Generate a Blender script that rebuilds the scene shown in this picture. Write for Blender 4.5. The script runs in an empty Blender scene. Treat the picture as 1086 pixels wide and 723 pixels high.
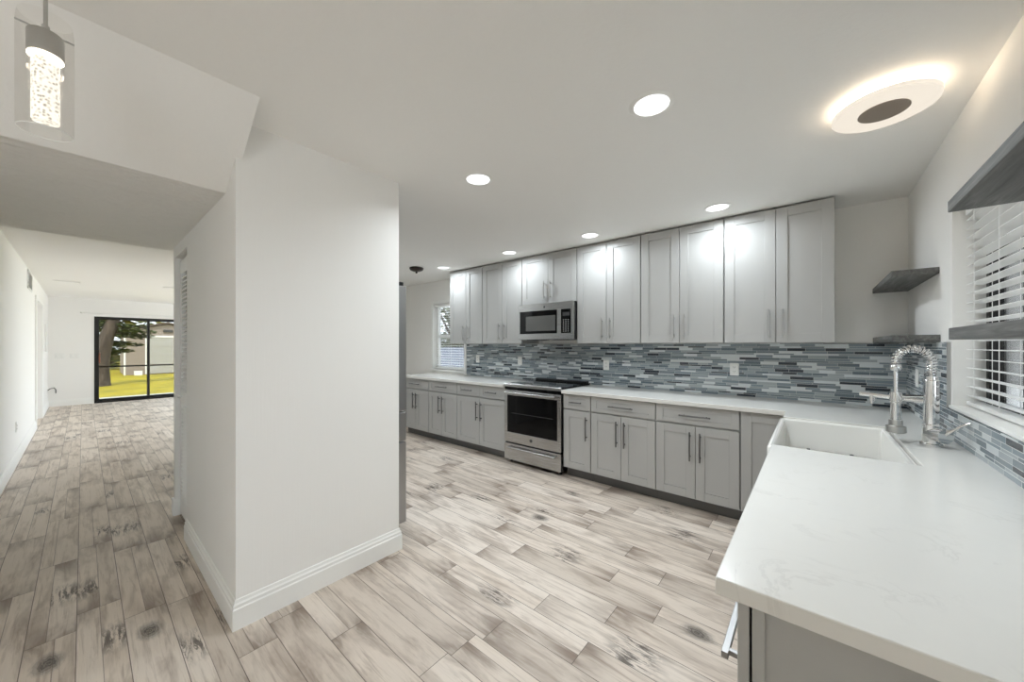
import bpy, bmesh, math, random
from mathutils import Vector, Matrix
random.seed(7)
PI = math.pi
C = bpy.context.scene.collection
sc = bpy.context.scene

def S(r, g, b):
    f = lambda c: (c/255/12.92) if c/255 <= .04045 else ((c/255+.055)/1.055)**2.4
    return (f(r), f(g), f(b), 1.0)

# ------------------------------------------------------------------ camera, world, sun, exposure
cd = bpy.data.cameras.new('camera')
cam = bpy.data.objects.new('camera', cd); C.objects.link(cam)
cd.sensor_width = 36; cd.lens = 36*381.576/1086; cd.shift_y = 4.5/1086
cd.clip_start = .02; cd.clip_end = 300
cam.location = (0, 0, 1.37); cam.rotation_euler = (PI/2, 0, math.radians(39.984))
sc.camera = cam

W = bpy.data.worlds.new('world'); sc.world = W; W.use_nodes = True
bgn = W.node_tree.nodes['Background']
bgn.inputs[0].default_value = (.80, .90, 1.0, 1); bgn.inputs[1].default_value = 1.6

sd = bpy.data.lights.new('sun', 'SUN'); sd.energy = 2.2; sd.angle = .01; sd.color = (1, .96, .90)
sun = bpy.data.objects.new('sun', sd); C.objects.link(sun)
sun.rotation_euler = Vector((-.45, .35, -.80)).to_track_quat('-Z', 'Y').to_euler()

CAN = 3.3          # watts of a recessed light over the open floor
CAN_WALL = 2.3     # the row along the cabinets          # recessed light lens emission
RING = 3.4          # flush LED ring emission
sc.view_settings.view_transform = 'Standard'
sc.view_settings.look = 'None'
sc.view_settings.gamma = 1.0
sc.view_settings.use_curve_mapping = False
sc.view_settings.exposure = 1.6
sc.cycles.use_denoising = True
sc.cycles.max_bounces = 12; sc.cycles.diffuse_bounces = 8; sc.cycles.glossy_bounces = 4
sc.cycles.transparent_max_bounces = 16; sc.cycles.sample_clamp_indirect = 6
sc.cycles.caustics_reflective = False; sc.cycles.caustics_refractive = False

# ------------------------------------------------------------------ materials
class NT:
    def __init__(s, name):
        s.m = bpy.data.materials.new(name); s.m.use_nodes = True
        s.t = s.m.node_tree; s.b = s.t.nodes['Principled BSDF']
    def n(s, typ, **kw):
        x = s.t.nodes.new(typ)
        for k, v in kw.items(): setattr(x, k, v)
        return x
    def put(s, sock, v):
        if v is None: return
        if hasattr(v, 'is_output'): s.t.links.new(v, sock)
        else: sock.default_value = v
    def math(s, op, a, b=None, c=None):
        x = s.n('ShaderNodeMath', operation=op)
        s.put(x.inputs[0], a); s.put(x.inputs[1], b); s.put(x.inputs[2], c)
        return x.outputs[0]
    def mix(s, fac, a, b, blend='MIX'):
        x = s.n('ShaderNodeMix', data_type='RGBA', blend_type=blend)
        s.put(x.inputs[0], fac); s.put(x.inputs[6], a); s.put(x.inputs[7], b)
        return x.outputs[2]
    def xyz(s, coord='Object'):
        t = s.n('ShaderNodeTexCoord'); p = s.n('ShaderNodeSeparateXYZ')
        s.t.links.new(t.outputs[coord], p.inputs[0]); return p.outputs
    def comb(s, x, y, z):
        c = s.n('ShaderNodeCombineXYZ')
        s.put(c.inputs[0], x); s.put(c.inputs[1], y); s.put(c.inputs[2], z)
        return c.outputs[0]
    def noise(s, vec, scale, detail=3, rough=.55, dist=0):
        x = s.n('ShaderNodeTexNoise')
        s.put(x.inputs['Vector'], vec); x.inputs['Scale'].default_value = scale
        x.inputs['Detail'].default_value = detail; x.inputs['Roughness'].default_value = rough
        x.inputs['Distortion'].default_value = dist
        return x.outputs['Fac']
    def wn(s, vec):
        x = s.n('ShaderNodeTexWhiteNoise', noise_dimensions='3D'); s.put(x.inputs['Vector'], vec); return x.outputs
    def ramp(s, fac, stops, interp='LINEAR'):
        r = s.n('ShaderNodeValToRGB'); r.color_ramp.interpolation = interp
        e = r.color_ramp.elements
        while len(e) < len(stops): e.new(.5)
        for k, (p, c) in enumerate(stops):
            e[k].position = p; e[k].color = c if len(c) == 4 else (*c, 1)
        s.put(r.inputs[0], fac); return r.outputs[0]
    def bump(s, h, strength=.1, dist=.01):
        x = s.n('ShaderNodeBump'); x.inputs['Strength'].default_value = strength; x.inputs['Distance'].default_value = dist
        s.put(x.inputs['Height'], h); s.t.links.new(x.outputs[0], s.b.inputs['Normal'])
    def set(s, **kw):
        for k, v in kw.items(): s.put(s.b.inputs[k.replace('_', ' ')], v)
        return s

def plain(name, col, rough=.5, metal=0.0, **kw):
    t = NT(name); t.set(Base_Color=col, Roughness=rough, Metallic=metal, **kw)
    return t.m

def paint(name, col, scale=60, strength=.08, rough=.7, streak=None, dist=.004):
    t = NT(name); p = t.xyz()
    v = t.comb(p[0], p[1], p[2]) if streak is None else t.comb(*[t.math('MULTIPLY', p[i], streak[i]) for i in range(3)])
    n = t.noise(v, scale, 4, .6)
    t.set(Base_Color=t.mix(t.math('MULTIPLY', n, .08), col, tuple(c*.8 for c in col[:3])+(1,)), Roughness=rough)
    t.bump(n, strength, dist); return t.m

def brushed(name, col, axis=0, rough=.3):
    t = NT(name); p = t.xyz()
    sc_ = [400, 400, 400]; sc_[axis] = 3
    n = t.noise(t.comb(*[t.math('MULTIPLY', p[i], sc_[i]) for i in range(3)]), 1, 2)
    t.set(Base_Color=t.mix(n, tuple(c*.85 for c in col[:3])+(1,), col), Metallic=1.0, Roughness=t.math('MULTIPLY_ADD', n, .12, rough-.06))
    return t.m

def emis(name, col, s, base=(.8, .8, .8, 1)):
    t = NT(name); t.set(Base_Color=base, Emission_Color=col, Emission_Strength=s); return t.m

def glass_thin(name, tint=(1, 1, 1, 1), gl=.06):
    t = NT(name); nt = t.t
    tr = t.n('ShaderNodeBsdfTransparent'); tr.inputs[0].default_value = tint
    g = t.n('ShaderNodeBsdfGlossy'); g.inputs['Roughness'].default_value = .02
    f = t.n('ShaderNodeFresnel'); f.inputs[0].default_value = 1.45
    mx = t.n('ShaderNodeMixShader')
    nt.links.new(t.math('MULTIPLY_ADD', f.outputs[0], .7 if gl < .1 else .22, gl*.1), mx.inputs[0])
    nt.links.new(tr.outputs[0], mx.inputs[1]); nt.links.new(g.outputs[0], mx.inputs[2])
    nt.links.new(mx.outputs[0], nt.nodes['Material Output'].inputs[0])
    return t.m

def floor_mat():
    t = NT('wood_look_floor_tile'); x, y, z = t.xyz()
    PW, PL = .152, .91
    v = t.math('DIVIDE', t.math('ADD', y, .172), PW); row = t.math('FLOOR', v); fv = t.math('FRACT', v)
    h = t.wn(t.comb(row, 3.7, 1.1))[0]
    u = t.math('ADD', t.math('DIVIDE', x, PL), t.math('MULTIPLY', h, 7.31)); cu = t.math('FLOOR', u); fu = t.math('FRACT', u)
    idw = t.wn(t.comb(row, cu, 9.2)); r1 = idw[0]
    sp = t.n('ShaderNodeSeparateColor'); t.t.links.new(idw[1], sp.inputs[0]); r2, r3, r4 = sp.outputs[0], sp.outputs[1], sp.outputs[2]
    # painted half plank split on a part of the tiles: the two halves are printed with different boards
    split = t.math('LESS_THAN', r3, .55)
    cut = t.math('MULTIPLY_ADD', r4, .35, .33)
    half = t.math('MULTIPLY', split, t.math('GREATER_THAN', fv, cut))
    rb = t.wn(t.comb(row, cu, t.math('MULTIPLY_ADD', half, 4.0, 2.5)))
    sb = t.n('ShaderNodeSeparateColor'); t.t.links.new(rb[1], sb.inputs[0]); b1, b2, b3 = sb.outputs
    off = t.math('MULTIPLY', rb[0], 40.0)
    g1 = t.noise(t.comb(t.math('MULTIPLY', x, 3.0), t.math('MULTIPLY', y, 55.0), off), 1.0, 5, .65, .6)
    g2 = t.noise(t.comb(t.math('MULTIPLY', x, 9.0), t.math('MULTIPLY', y, 190.0), off), 1.0, 3, .6)
    cloud = t.noise(t.comb(t.math('MULTIPLY', x, 2.6), t.math('MULTIPLY', y, 12.0), off), 1.0, 4, .6, .5)
    base = t.ramp(b1, [(0, S(210, 198, 185)), (.5, S(223, 210, 196)), (1, S(232, 221, 209))])
    c = t.mix(t.ramp(cloud, [(.48, (0, 0, 0)), (.72, (.62, .62, .62))]), base, S(128, 108, 92))
    c = t.mix(t.ramp(g1, [(.52, (0, 0, 0)), (.70, (.50, .50, .50))]), c, S(134, 112, 95))
    ends = t.math('MINIMUM', fu, t.math('SUBTRACT', 1.0, fu))
    smoke = t.math('MULTIPLY', t.ramp(ends, [(.0, (1, 1, 1)), (.22, (0, 0, 0))]), t.math('GREATER_THAN', b3, .35))
    c = t.mix(t.math('MULTIPLY', smoke, t.ramp(cloud, [(.35, (.15, .15, .15)), (.6, (.75, .75, .75))])), c, S(116, 98, 84))
    c = t.mix(t.math('MULTIPLY', g2, .20), c, S(112, 95, 82))
    # charred saw marks and knots in patches near one end of some boards
    endd = t.math('ABSOLUTE', t.math('SUBTRACT', fu, t.math('MULTIPLY_ADD', b3, .5, .25)))
    patch = t.ramp(endd, [(.03, (1, 1, 1)), (.17, (0, 0, 0))])
    pick = t.math('LESS_THAN', b2, .24)
    blot = t.noise(t.comb(t.math('MULTIPLY', x, 8.0), t.math('MULTIPLY', y, 48.0), off), 1.0, 6, .72, .9)
    dark = t.math('MULTIPLY', t.math('MULTIPLY', patch, pick), t.ramp(blot, [(.46, (0, 0, 0)), (.56, (1, 1, 1))]))
    c = t.mix(t.math('MULTIPLY', dark, .85), c, S(58, 47, 41))
    # a few round knots
    kx = t.math('MULTIPLY', t.math('SUBTRACT', fu, t.math('MULTIPLY_ADD', r2, .6, .2)), PL)
    ky = t.math('MULTIPLY', t.math('SUBTRACT', fv, .5), PW)
    kd = t.math('SQRT', t.math('ADD', t.math('POWER', t.math('MULTIPLY', kx, .62), 2.0), t.math('POWER', ky, 2.0)))
    kn = t.math('ADD', kd, t.math('MULTIPLY', t.math('SUBTRACT', blot, .5), .05))
    rings = t.math('MULTIPLY_ADD', t.math('SINE', t.math('MULTIPLY', kn, 520.0)), .14, .86)
    km = t.math('MULTIPLY', t.math('MULTIPLY', t.ramp(kn, [(.018, (1, 1, 1)), (.055, (0, 0, 0))]), t.math('LESS_THAN', r1, .05)), rings)
    c = t.mix(t.math('MULTIPLY', km, .9), c, S(40, 34, 30))
    # grout and printed board seam
    ev = t.math('MULTIPLY', t.math('MINIMUM', fv, t.math('SUBTRACT', 1.0, fv)), PW)
    eu = t.math('MULTIPLY', t.math('MINIMUM', fu, t.math('SUBTRACT', 1.0, fu)), PL)
    gr = t.math('LESS_THAN', t.math('MINIMUM', ev, eu), .0016)
    sm = t.math('MULTIPLY', split, t.math('LESS_THAN', t.math('MULTIPLY', t.math('ABSOLUTE', t.math('SUBTRACT', fv, cut)), PW), .0014))
    c = t.mix(t.math('MAXIMUM', t.math('MULTIPLY', gr, .85), t.math('MULTIPLY', sm, .6)), c, S(92, 80, 72))
    t.set(Base_Color=c, Roughness=t.math('MULTIPLY_ADD', g1, .2, .33))
    t.bump(t.math('SUBTRACT', t.math('MULTIPLY', g2, .25), gr), .25, .002)
    return t.m

def mosaic_mat(axis, name):
    t = NT(name); p = t.xyz(); u0, z = p[axis], p[2]
    P = .060
    zz = t.math('DIVIDE', z, P); k = t.math('FLOOR', zz); f = t.math('FRACT', zz)
    a = t.math('GREATER_THAN', f, .43); b = t.math('GREATER_THAN', f, .66)
    sub = t.math('ADD', a, b)
    row = t.math('MULTIPLY_ADD', k, 3.0, sub)
    h = t.n('ShaderNodeSeparateColor'); t.t.links.new(t.wn(t.comb(row, 5.3, 2.2))[1], h.inputs[0])
    L = t.math('MULTIPLY_ADD', h.outputs[0], .08, .085)
    u = t.math('ADD', t.math('DIVIDE', u0, L), t.math('MULTIPLY', h.outputs[1], 9.7))
    cu, fu = t.math('FLOOR', u), t.math('FRACT', u)
    idc = t.wn(t.comb(row, cu, .7))[0]
    col = t.ramp(idc, [(0, S(46, 53, 62)), (.12, S(106, 119, 128)), (.30, S(136, 148, 155)), (.50, S(154, 164, 169)), (.64, S(172, 180, 184)), (.76, S(222, 228, 230)), (.93, S(122, 133, 140))], 'CONSTANT')
    ed = t.math('MULTIPLY', t.math('MINIMUM', fu, t.math('SUBTRACT', 1.0, fu)), L)
    def d(v): return t.math('MULTIPLY', t.math('ABSOLUTE', t.math('SUBTRACT', f, v)), P)
    ez = t.math('MINIMUM', t.math('MINIMUM', d(0), d(1)), t.math('MINIMUM', d(.43), d(.66)))
    g = t.math('LESS_THAN', t.math('MINIMUM', ed, ez), .0011)
    n = t.noise(t.comb(t.math('MULTIPLY', p[0], 30.), t.math('MULTIPLY', p[1], 30.), t.math('MULTIPLY', z, 200.)), 1, 2)
    col = t.mix(t.math('MULTIPLY', n, .16), col, S(90, 100, 106))
    t.set(Base_Color=t.mix(g, col, S(206, 208, 207)), Roughness=t.math('MULTIPLY_ADD', g, .6, .16))
    t.bump(t.math('SUBTRACT', 1.0, g), .3, .001)
    return t.m

def quartz_mat():
    t = NT('white_quartz'); p = t.xyz(); v = t.comb(p[0], p[1], p[2])
    n1 = t.noise(v, 2.6, 6, .62, 1.2); n2 = t.noise(v, 9, 5, .6, .8); n3 = t.noise(v, 5.0, 3)
    vein = t.ramp(t.math('ABSOLUTE', t.math('SUBTRACT', n1, .5)), [(.0, (1, 1, 1)), (.016, (0, 0, 0))])
    vm = t.math('MULTIPLY', vein, t.ramp(n3, [(.48, (0, 0, 0)), (.66, (1, 1, 1))]))
    c = t.mix(t.math('MULTIPLY', n2, .25), S(232, 231, 227), S(216, 215, 210))
    c = t.mix(t.math('MULTIPLY', vm, .16), c, S(158, 156, 152))
    t.set(Base_Color=c, Roughness=.17)
    return t.m

def shelf_mat():
    t = NT('weathered_grey_wood'); p = t.xyz()
    n = t.noise(t.comb(t.math('MULTIPLY', p[0], 45.), t.math('MULTIPLY', p[1], 3.), t.math('MULTIPLY', p[2], 45.)), 1, 5, .65, .8)
    m = t.noise(t.comb(t.math('MULTIPLY', p[0], 8.), t.math('MULTIPLY', p[1], 2.), t.math('MULTIPLY', p[2], 8.)), 1, 3)
    c = t.ramp(n, [(.3, S(70, 70, 69)), (.55, S(106, 106, 104)), (.75, S(138, 138, 135))])
    c = t.mix(t.ramp(m, [(.5, (0, 0, 0)), (.75, (.5, .5, .5))]), c, S(72, 72, 72))
    t.set(Base_Color=c, Roughness=.6); t.bump(n, .3, .002); return t.m

def leaf_mat(name, a, b):
    t = NT(name)
    oi = t.n('ShaderNodeNewGeometry')
    r = t.ramp(oi.outputs['Random Per Island'], [(0, a), (1, b)])
    t.set(Base_Color=r, Roughness=.6); return t.m

def lawn_mat():
    t = NT('lawn_grass'); p = t.xyz(); v = t.comb(p[0], p[1], 0.0)
    n = t.noise(v, 1.1, 5, .7); f = t.noise(v, 30, 3)
    c = t.ramp(n, [(.35, S(128, 120, 4)), (.52, S(166, 148, 4)), (.7, S(176, 160, 22))])
    c = t.mix(t.math('MULTIPLY', f, .35), c, S(54, 66, 16))
    t.set(Base_Color=c, Roughness=.9); t.bump(f, .5, .03); return t.m

def siding_mat():
    t = NT('lap_siding'); x, y, z = t.xyz()
    f = t.math('FRACT', t.math('DIVIDE', z, .13))
    l = t.math('LESS_THAN', f, .07)
    t.set(Base_Color=t.mix(l, S(150, 138, 131), S(108, 98, 94)), Roughness=.7); t.bump(f, .4, .02); return t.m

def bark_mat():
    t = NT('tree_bark'); p = t.xyz()
    n = t.noise(t.comb(t.math('MULTIPLY', p[0], 9.), t.math('MULTIPLY', p[1], 9.), t.math('MULTIPLY', p[2], 3.)), 1, 5, .7)
    t.set(Base_Color=t.ramp(n, [(.3, S(48, 41, 36)), (.7, S(98, 86, 76))]), Roughness=.95); t.bump(n, .8, .06); return t.m

M = {}
M['wall'] = paint('white_wall_paint', S(243, 242, 239), 90, .10)
M['wallgroove'] = paint('white_wall_paint_brushed', S(242, 241, 238), 1, .10, streak=(130, 130, 3))
M['ceil'] = paint('white_ceiling_paint', S(244, 243, 240), 55, .22)
M['ceil_knock'] = paint('knockdown_ceiling_texture', S(240, 239, 236), 1, 1.0, streak=(30, 7, 30), dist=.03)
M['trim'] = plain('white_trim_paint', S(243, 243, 240), .35)
M['floor'] = floor_mat()
M['tile_x'] = mosaic_mat(0, 'glass_strip_mosaic')
M['tile_y'] = mosaic_mat(1, 'glass_strip_mosaic_side')
M['quartz'] = quartz_mat()
M['cab'] = plain('grey_cabinet_paint', S(178, 178, 176), .42)
M['cab_in'] = plain('grey_cabinet_box', S(120, 120, 118), .6)
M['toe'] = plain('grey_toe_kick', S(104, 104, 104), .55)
M['steel'] = brushed('brushed_stainless', (.50, .50, .495, 1), 0, .26)
M['steel_v'] = brushed('brushed_stainless_upright', (.42, .42, .42, 1), 2, .34)
M['nickel'] = plain('brushed_nickel', (.55, .55, .54, 1), .3, 1.0)
M['shade_nickel'] = plain('shaded_brushed_nickel', (.20, .20, .20, 1), .32, 1.0)  # same nickel darkened, shade on the lower pulls put into its colour
M['mnickel'] = plain('satin_nickel', (.36, .36, .36, 1), .35, 1.0)
M['chrome'] = plain('chrome', (.78, .78, .78, 1), .08, 1.0)
M['black'] = plain('black_plastic', S(24, 24, 25), .4)
M['blackglass'] = plain('black_glass', S(9, 9, 10), .06, 0.0, Specular_IOR_Level=.2)
M['mwglass'] = plain('microwave_window_mesh', S(92, 92, 90), .25)
M['darkgrey'] = plain('dark_grey_plastic', S(60, 60, 61), .45)
M['burner'] = plain('burner_ring_print', S(84, 84, 86), .2)
M['white'] = plain('white_plastic', S(238, 238, 235), .35)
M['slot'] = plain('dark_slot', S(60, 60, 60), .6)
M['ceramic'] = plain('white_fireclay', S(236, 235, 231), .12)
M['shelf'] = shelf_mat()
M['rubber'] = plain('black_rubber', S(20, 20, 20), .6)
M['blind'] = plain('white_blind_slat', S(238, 238, 236), .45)
M['bronze'] = plain('dark_bronze', S(58, 50, 44), .35, .6)
M['bframe'] = plain('black_aluminium', S(18, 17, 17), .4)
M['glass'] = glass_thin('window_glass')
M['tint'] = glass_thin('tinted_screened_glass', (.66, .66, .64, 1))
M['shade'] = glass_thin('clear_shade_glass', (.975, .970, .96, 1), .22)
M['can'] = emis('led_lens', (.97, .985, 1.0, 1), .6)
M['warm_ring'] = emis('warm_led_ring', (1, .90, .77, 1), .262, (.25, .24, .22, 1))
M['warm_top'] = emis('warm_led_strip', (1, .80, .58, 1), RING)
M['taupe'] = plain('taupe_cap', S(150, 138, 126), .45)
M['bark'] = bark_mat(); M['lawn'] = lawn_mat(); M['siding'] = siding_mat()
M['leafA'] = leaf_mat('pine_needles', S(34, 50, 20), S(84, 94, 38))
M['leafB'] = leaf_mat('sunlit_leaves', S(60, 74, 28), S(134, 126, 58))
M['leafC'] = leaf_mat('bright_shrub_leaves', S(46, 68, 30), S(104, 116, 62))
M['roof'] = plain('tan_shingle', S(104, 90, 80), .9)
M['door_white'] = plain('white_panel_door', S(165, 163, 161), .5)
M['concrete'] = paint('pale_concrete', S(214, 211, 205), 20, .2)
M['fence'] = plain('pale_blue_fence', S(120, 130, 150), .6)
M['stucco'] = paint('grey_stucco', S(96, 94, 91), 25, .4)

def crystal_mat():
    t = NT('bubble_crystal'); p = t.xyz()
    v = t.n('ShaderNodeTexVoronoi'); v.inputs['Scale'].default_value = 120
    t.put(v.inputs['Vector'], t.comb(p[0], p[1], p[2]))
    c = t.ramp(v.outputs['Distance'], [(.12, (.20, .17, .12)), (.55, (1, .93, .80))])
    t.set(Base_Color=(.35, .34, .32, 1), Emission_Color=c, Emission_Strength=.36, Roughness=.1); return t.m
M['crystal'] = crystal_mat()

# ------------------------------------------------------------------ mesh helpers
class MB:
    def __init__(s): s.bm = bmesh.new()
    def box(s, x0, x1, y0, y1, z0, z1, mat=None):
        r = bmesh.ops.create_cube(s.bm, size=1.0)
        T = Matrix.Translation(((x0+x1)/2, (y0+y1)/2, (z0+z1)/2)) @ Matrix.Diagonal((abs(x1-x0), abs(y1-y0), abs(z1-z0), 1))
        if mat is not None: T = mat @ T
        bmesh.ops.transform(s.bm, matrix=T, verts=r['verts']); return s
    def cyl(s, p0, p1, r, seg=16, r2=None):
        p0, p1 = Vector(p0), Vector(p1); d = p1-p0
        q = bmesh.ops.create_cone(s.bm, cap_ends=True, segments=seg, radius1=r, radius2=r if r2 is None else r2, depth=d.length)
        T = Matrix.Translation((p0+p1)/2) @ d.to_track_quat('Z', 'Y').to_matrix().to_4x4()
        bmesh.ops.transform(s.bm, matrix=T, verts=q['verts']); return s
    def lathe(s, prof, seg=32, c=(0, 0, 0), rot=None):
        rings = []
        T = Matrix.Translation(c) @ (rot if rot is not None else Matrix.Identity(4))
        for r, z in prof:
            rings.append([s.bm.verts.new(T @ Vector((r*math.cos(2*PI*k/seg), r*math.sin(2*PI*k/seg), z))) for k in range(seg)])
        for a, b in zip(rings, rings[1:]):
            for k in range(seg):
                s.bm.faces.new((a[k], a[(k+1) % seg], b[(k+1) % seg], b[k]))
        return s
    def disc_caps(s): return s
    def prism(s, pts, a, b, axis='z'):
        f = {'z': lambda p, h: (p[0], p[1], h), 'y': lambda p, h: (p[0], h, p[1]), 'x': lambda p, h: (h, p[0], p[1])}[axis]
        A = [s.bm.verts.new(f(p, a)) for p in pts]; B = [s.bm.verts.new(f(p, b)) for p in pts]
        n = len(pts)
        s.bm.faces.new(A[::-1]); s.bm.faces.new(B)
        for k in range(n): s.bm.faces.new((A[k], A[(k+1) % n], B[(k+1) % n], B[k]))
        return s
    def tube(s, pts, r, seg=10, caps=True):
        pts = [Vector(p) for p in pts]; rings = []; up = None
        rr = r if isinstance(r, (list, tuple)) else [r]*len(pts)
        for i, p in enumerate(pts):
            d = (pts[min(i+1, len(pts)-1)]-pts[max(i-1, 0)]).normalized()
            if up is None: up = Vector((0, 0, 1)) if abs(d.z) < .9 else Vector((1, 0, 0))
            sd_ = d.cross(up).normalized(); up = sd_.cross(d).normalized()
            rings.append([s.bm.verts.new(p + (sd_*math.cos(2*PI*k/seg) + up*math.sin(2*PI*k/seg))*rr[i]) for k in range(seg)])
        for a, b in zip(rings, rings[1:]):
            for k in range(seg): s.bm.faces.new((a[k], a[(k+1) % seg], b[(k+1) % seg], b[k]))
        if caps: s.bm.faces.new(rings[0][::-1]); s.bm.faces.new(rings[-1])
        return s
    def sweep(s, path, prof):
        """prof: (offset to the right of travel, z); mitred at the corners."""
        P = [Vector(p) for p in path]; cols = []
        for i, p in enumerate(P):
            ns = []
            if i > 0: d = (P[i]-P[i-1]).normalized(); ns.append(Vector((d.y, -d.x)))
            if i < len(P)-1: d = (P[i+1]-P[i]).normalized(); ns.append(Vector((d.y, -d.x)))
            n = sum(ns, Vector((0, 0)))
            n = n/(n.length_squared)*len(ns) if len(ns) == 1 else n*(2/n.length_squared)
            cols.append([s.bm.verts.new((p.x+n.x*o, p.y+n.y*o, z)) for o, z in prof])
        m = len(prof)
        for a, b in zip(cols, cols[1:]):
            for k in range(m): s.bm.faces.new((a[k], a[(k+1) % m], b[(k+1) % m], b[k]))
        s.bm.faces.new(cols[0]); s.bm.faces.new(cols[-1][::-1]); return s
    def build(s, name, mat, parent=None, bevel=0, smooth=False, seg=2):
        bmesh.ops.recalc_face_normals(s.bm, faces=s.bm.faces)
        me = bpy.data.meshes.new(name); s.bm.to_mesh(me); s.bm.free()
        me.materials.append(M[mat] if isinstance(mat, str) else mat)
        o = bpy.data.objects.new(name, me); C.objects.link(o)
        if parent is not None: o.parent = parent
        if smooth:
            me.polygons.foreach_set('use_smooth', [True]*len(me.polygons))
            try: me.set_sharp_from_angle(angle=math.radians(40))
            except Exception: pass
        if bevel:
            b = o.modifiers.new('bevel', 'BEVEL'); b.width = bevel; b.segments = seg; b.limit_method = 'ANGLE'; b.angle_limit = math.radians(40)
        return o

def tag(o, label, cat, group=None, kind=None):
    o['label'] = label; o['category'] = cat
    if group: o['group'] = group
    if kind: o['kind'] = kind
    return o
def thing(name, label, cat, loc=(0, 0, 0), rz=0, group=None):
    o = bpy.data.objects.new(name, None); C.objects.link(o)
    o.location = loc; o.rotation_euler = (0, 0, rz); o.empty_display_size = .1
    return tag(o, label, cat, group)
def struct(o, label=None, cat=None):
    o['kind'] = 'structure'
    if label: o['label'] = label
    if cat: o['category'] = cat
    return o
def copy_tree(o, parent=None):
    c = o.copy(); C.objects.link(c)
    if parent is not None: c.parent = parent
    for ch in list(o.children): copy_tree(ch, c)
    return c

# ------------------------------------------------------------------ room shell
ZC = 2.46            # main ceiling
ZL = 2.155           # dropped hall ceiling
XR, YB = .53, 3.88   # right wall, back wall
XP, YP = -2.139, .474  # pillar front and hall-side faces

struct(MB().prism([(-13.1, -4), (2.6, -4), (2.6, -.8), (XR+.16, -.8), (XR+.16, 4.0), (-13.1, 4.0)], -.1, 0).build('floor', 'floor'), 'wood-look plank tile floor with dark knots', 'floor')
struct(MB().prism([(-13.2, -4.1), (2.6, -4.1), (2.6, -.8), (1.5, -.8), (1.5, 4.05), (-13.2, 4.05)], ZC, ZC+.2).build('ceiling', 'ceil'), 'smooth white main ceiling with recessed lights', 'ceiling')  # unseen overhang past the right wall, added to block the sun
# dropped hall ceiling with sloped face toward the kitchen
m = MB().prism([(-1.865, ZC), (-2.327, ZL), (-2.327, ZC)], -4, .474, 'y')
m.prism([(-1.865, ZC), (-2.139, 2.279), (-2.139, ZC)], .4741, .500, 'y')
struct(m.build('ceiling_slope', 'ceil'), 'sloped white face between kitchen ceiling and lower hall ceiling', 'ceiling')
struct(MB().box(-4.10, -2.327, -.6, .474, ZL, ZC-.001).build('ceiling_hall', 'ceil_knock'), 'lower textured ceiling over the hall', 'ceiling')

# back wall with window hole
WB = (-5.02, -4.235, .965, 2.07)
m = MB()
m.box(-6.4, WB[0], YB, YB+.14, 0, ZC); m.box(WB[1], XR+.14, YB, YB+.14, 0, ZC)
m.box(WB[0], WB[1], YB, YB+.14, 0, WB[2]); m.box(WB[0], WB[1], YB, YB+.14, WB[3], ZC)
struct(m.build('wall_back', 'wall'))
# right wall with window hole
WR = (1.95, 2.79, 1.06, 2.05)
m = MB()
m.box(XR, XR+.16, -.9, WR[0], 0, ZC); m.box(XR, XR+.16, WR[1], YB, 0, ZC)
m.box(XR, XR+.16, WR[0], WR[1], 0, WR[2]); m.box(XR, XR+.16, WR[0], WR[1], WR[3], ZC)
struct(m.build('wall_right', 'wall'))
# pillar: wall end beside the fridge alcove, hall wall with closet opening
m = MB()
m.prism([(-3.41, YP), (XP, YP), (XP, 1.366), (-2.26, 1.366), (-2.26, .60), (-3.41, .60)], 0, ZC)
struct(m.build('wall_pillar', 'wallgroove'))
m = MB()
m.box(-3.93, -3.41, YP, .60, 2.07, ZC); m.box(-3.98, -3.93, YP, .60, 0, ZC)
m.box(-3.98, -3.93, .60, 1.6, 0, ZC)
struct(m.build('wall_closet', 'wall'))
m = MB().box(-3.93, -2.26, .62, .68, 0, ZC)
struct(m.build('wall_alcove', 'wall'))
struct(MB().box(-6.4, -3.98, 1.5, 1.6, 0, ZC).build('wall_partition', 'wall'))
struct(MB().box(-6.5, -6.4, 1.5, YB+.14, 0, ZC).build('wall_kitchen_end', 'wall'))
m = MB(); m.box(-13.1, -13.0, 2.7, 2.8, 0, ZC); m.box(-6.6, -6.5, 2.7, 2.8, 0, ZC); m.box(-13.0, -6.6, 2.7, 2.8, 2.42, ZC)
struct(m.build('wall_living', 'wall'))  # unseen wall, opened almost fully so daylight fills the living room
struct(MB().box(-2.45, 2.6, -4.1, -4, 0, ZC).build('wall_front', 'wall'))
m = MB(); m.box(2.5, 2.6, -4, -.9, 0, .3); m.box(2.5, 2.6, -4, -.9, 2.4, ZC); m.box(2.5, 2.6, -4, -3.9, .3, 2.4); m.box(2.5, 2.6, -1.0, -.9, .3, 2.4)
struct(m.build('wall_dining_side', 'wall'))  # unseen wall added with its opening sized to limit daylight
struct(MB().box(XR+.16, 2.6, -.9, -.8, 0, ZC).build('wall_dining_return', 'wall'))
# left hall wall with door opening
DL = (-11.1, -9.75)
m = MB()
m.box(DL[1], -2.45, -.6, -.5, 0, ZC); m.box(-13.1, DL[0], -.6, -.5, 0, ZC); m.box(DL[0], DL[1], -.6, -.5, 2.12, ZC)
struct(m.build('wall_left', 'wall'))
struct(MB().box(-2.45, -2.35, -4, -.5, 0, ZC).build('wall_dining', 'wall'))
# slider wall
SL = (.17, 1.99, .0, 2.05); XS = -13.0
m = MB()
m.box(XS-.12, XS, -.6, SL[0], 0, ZC); m.box(XS-.12, XS, SL[1], 2.8, 0, ZC); m.box(XS-.12, XS, SL[0], SL[1], SL[3], ZC)
struct(m.build('wall_slider', 'wall'))

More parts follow.
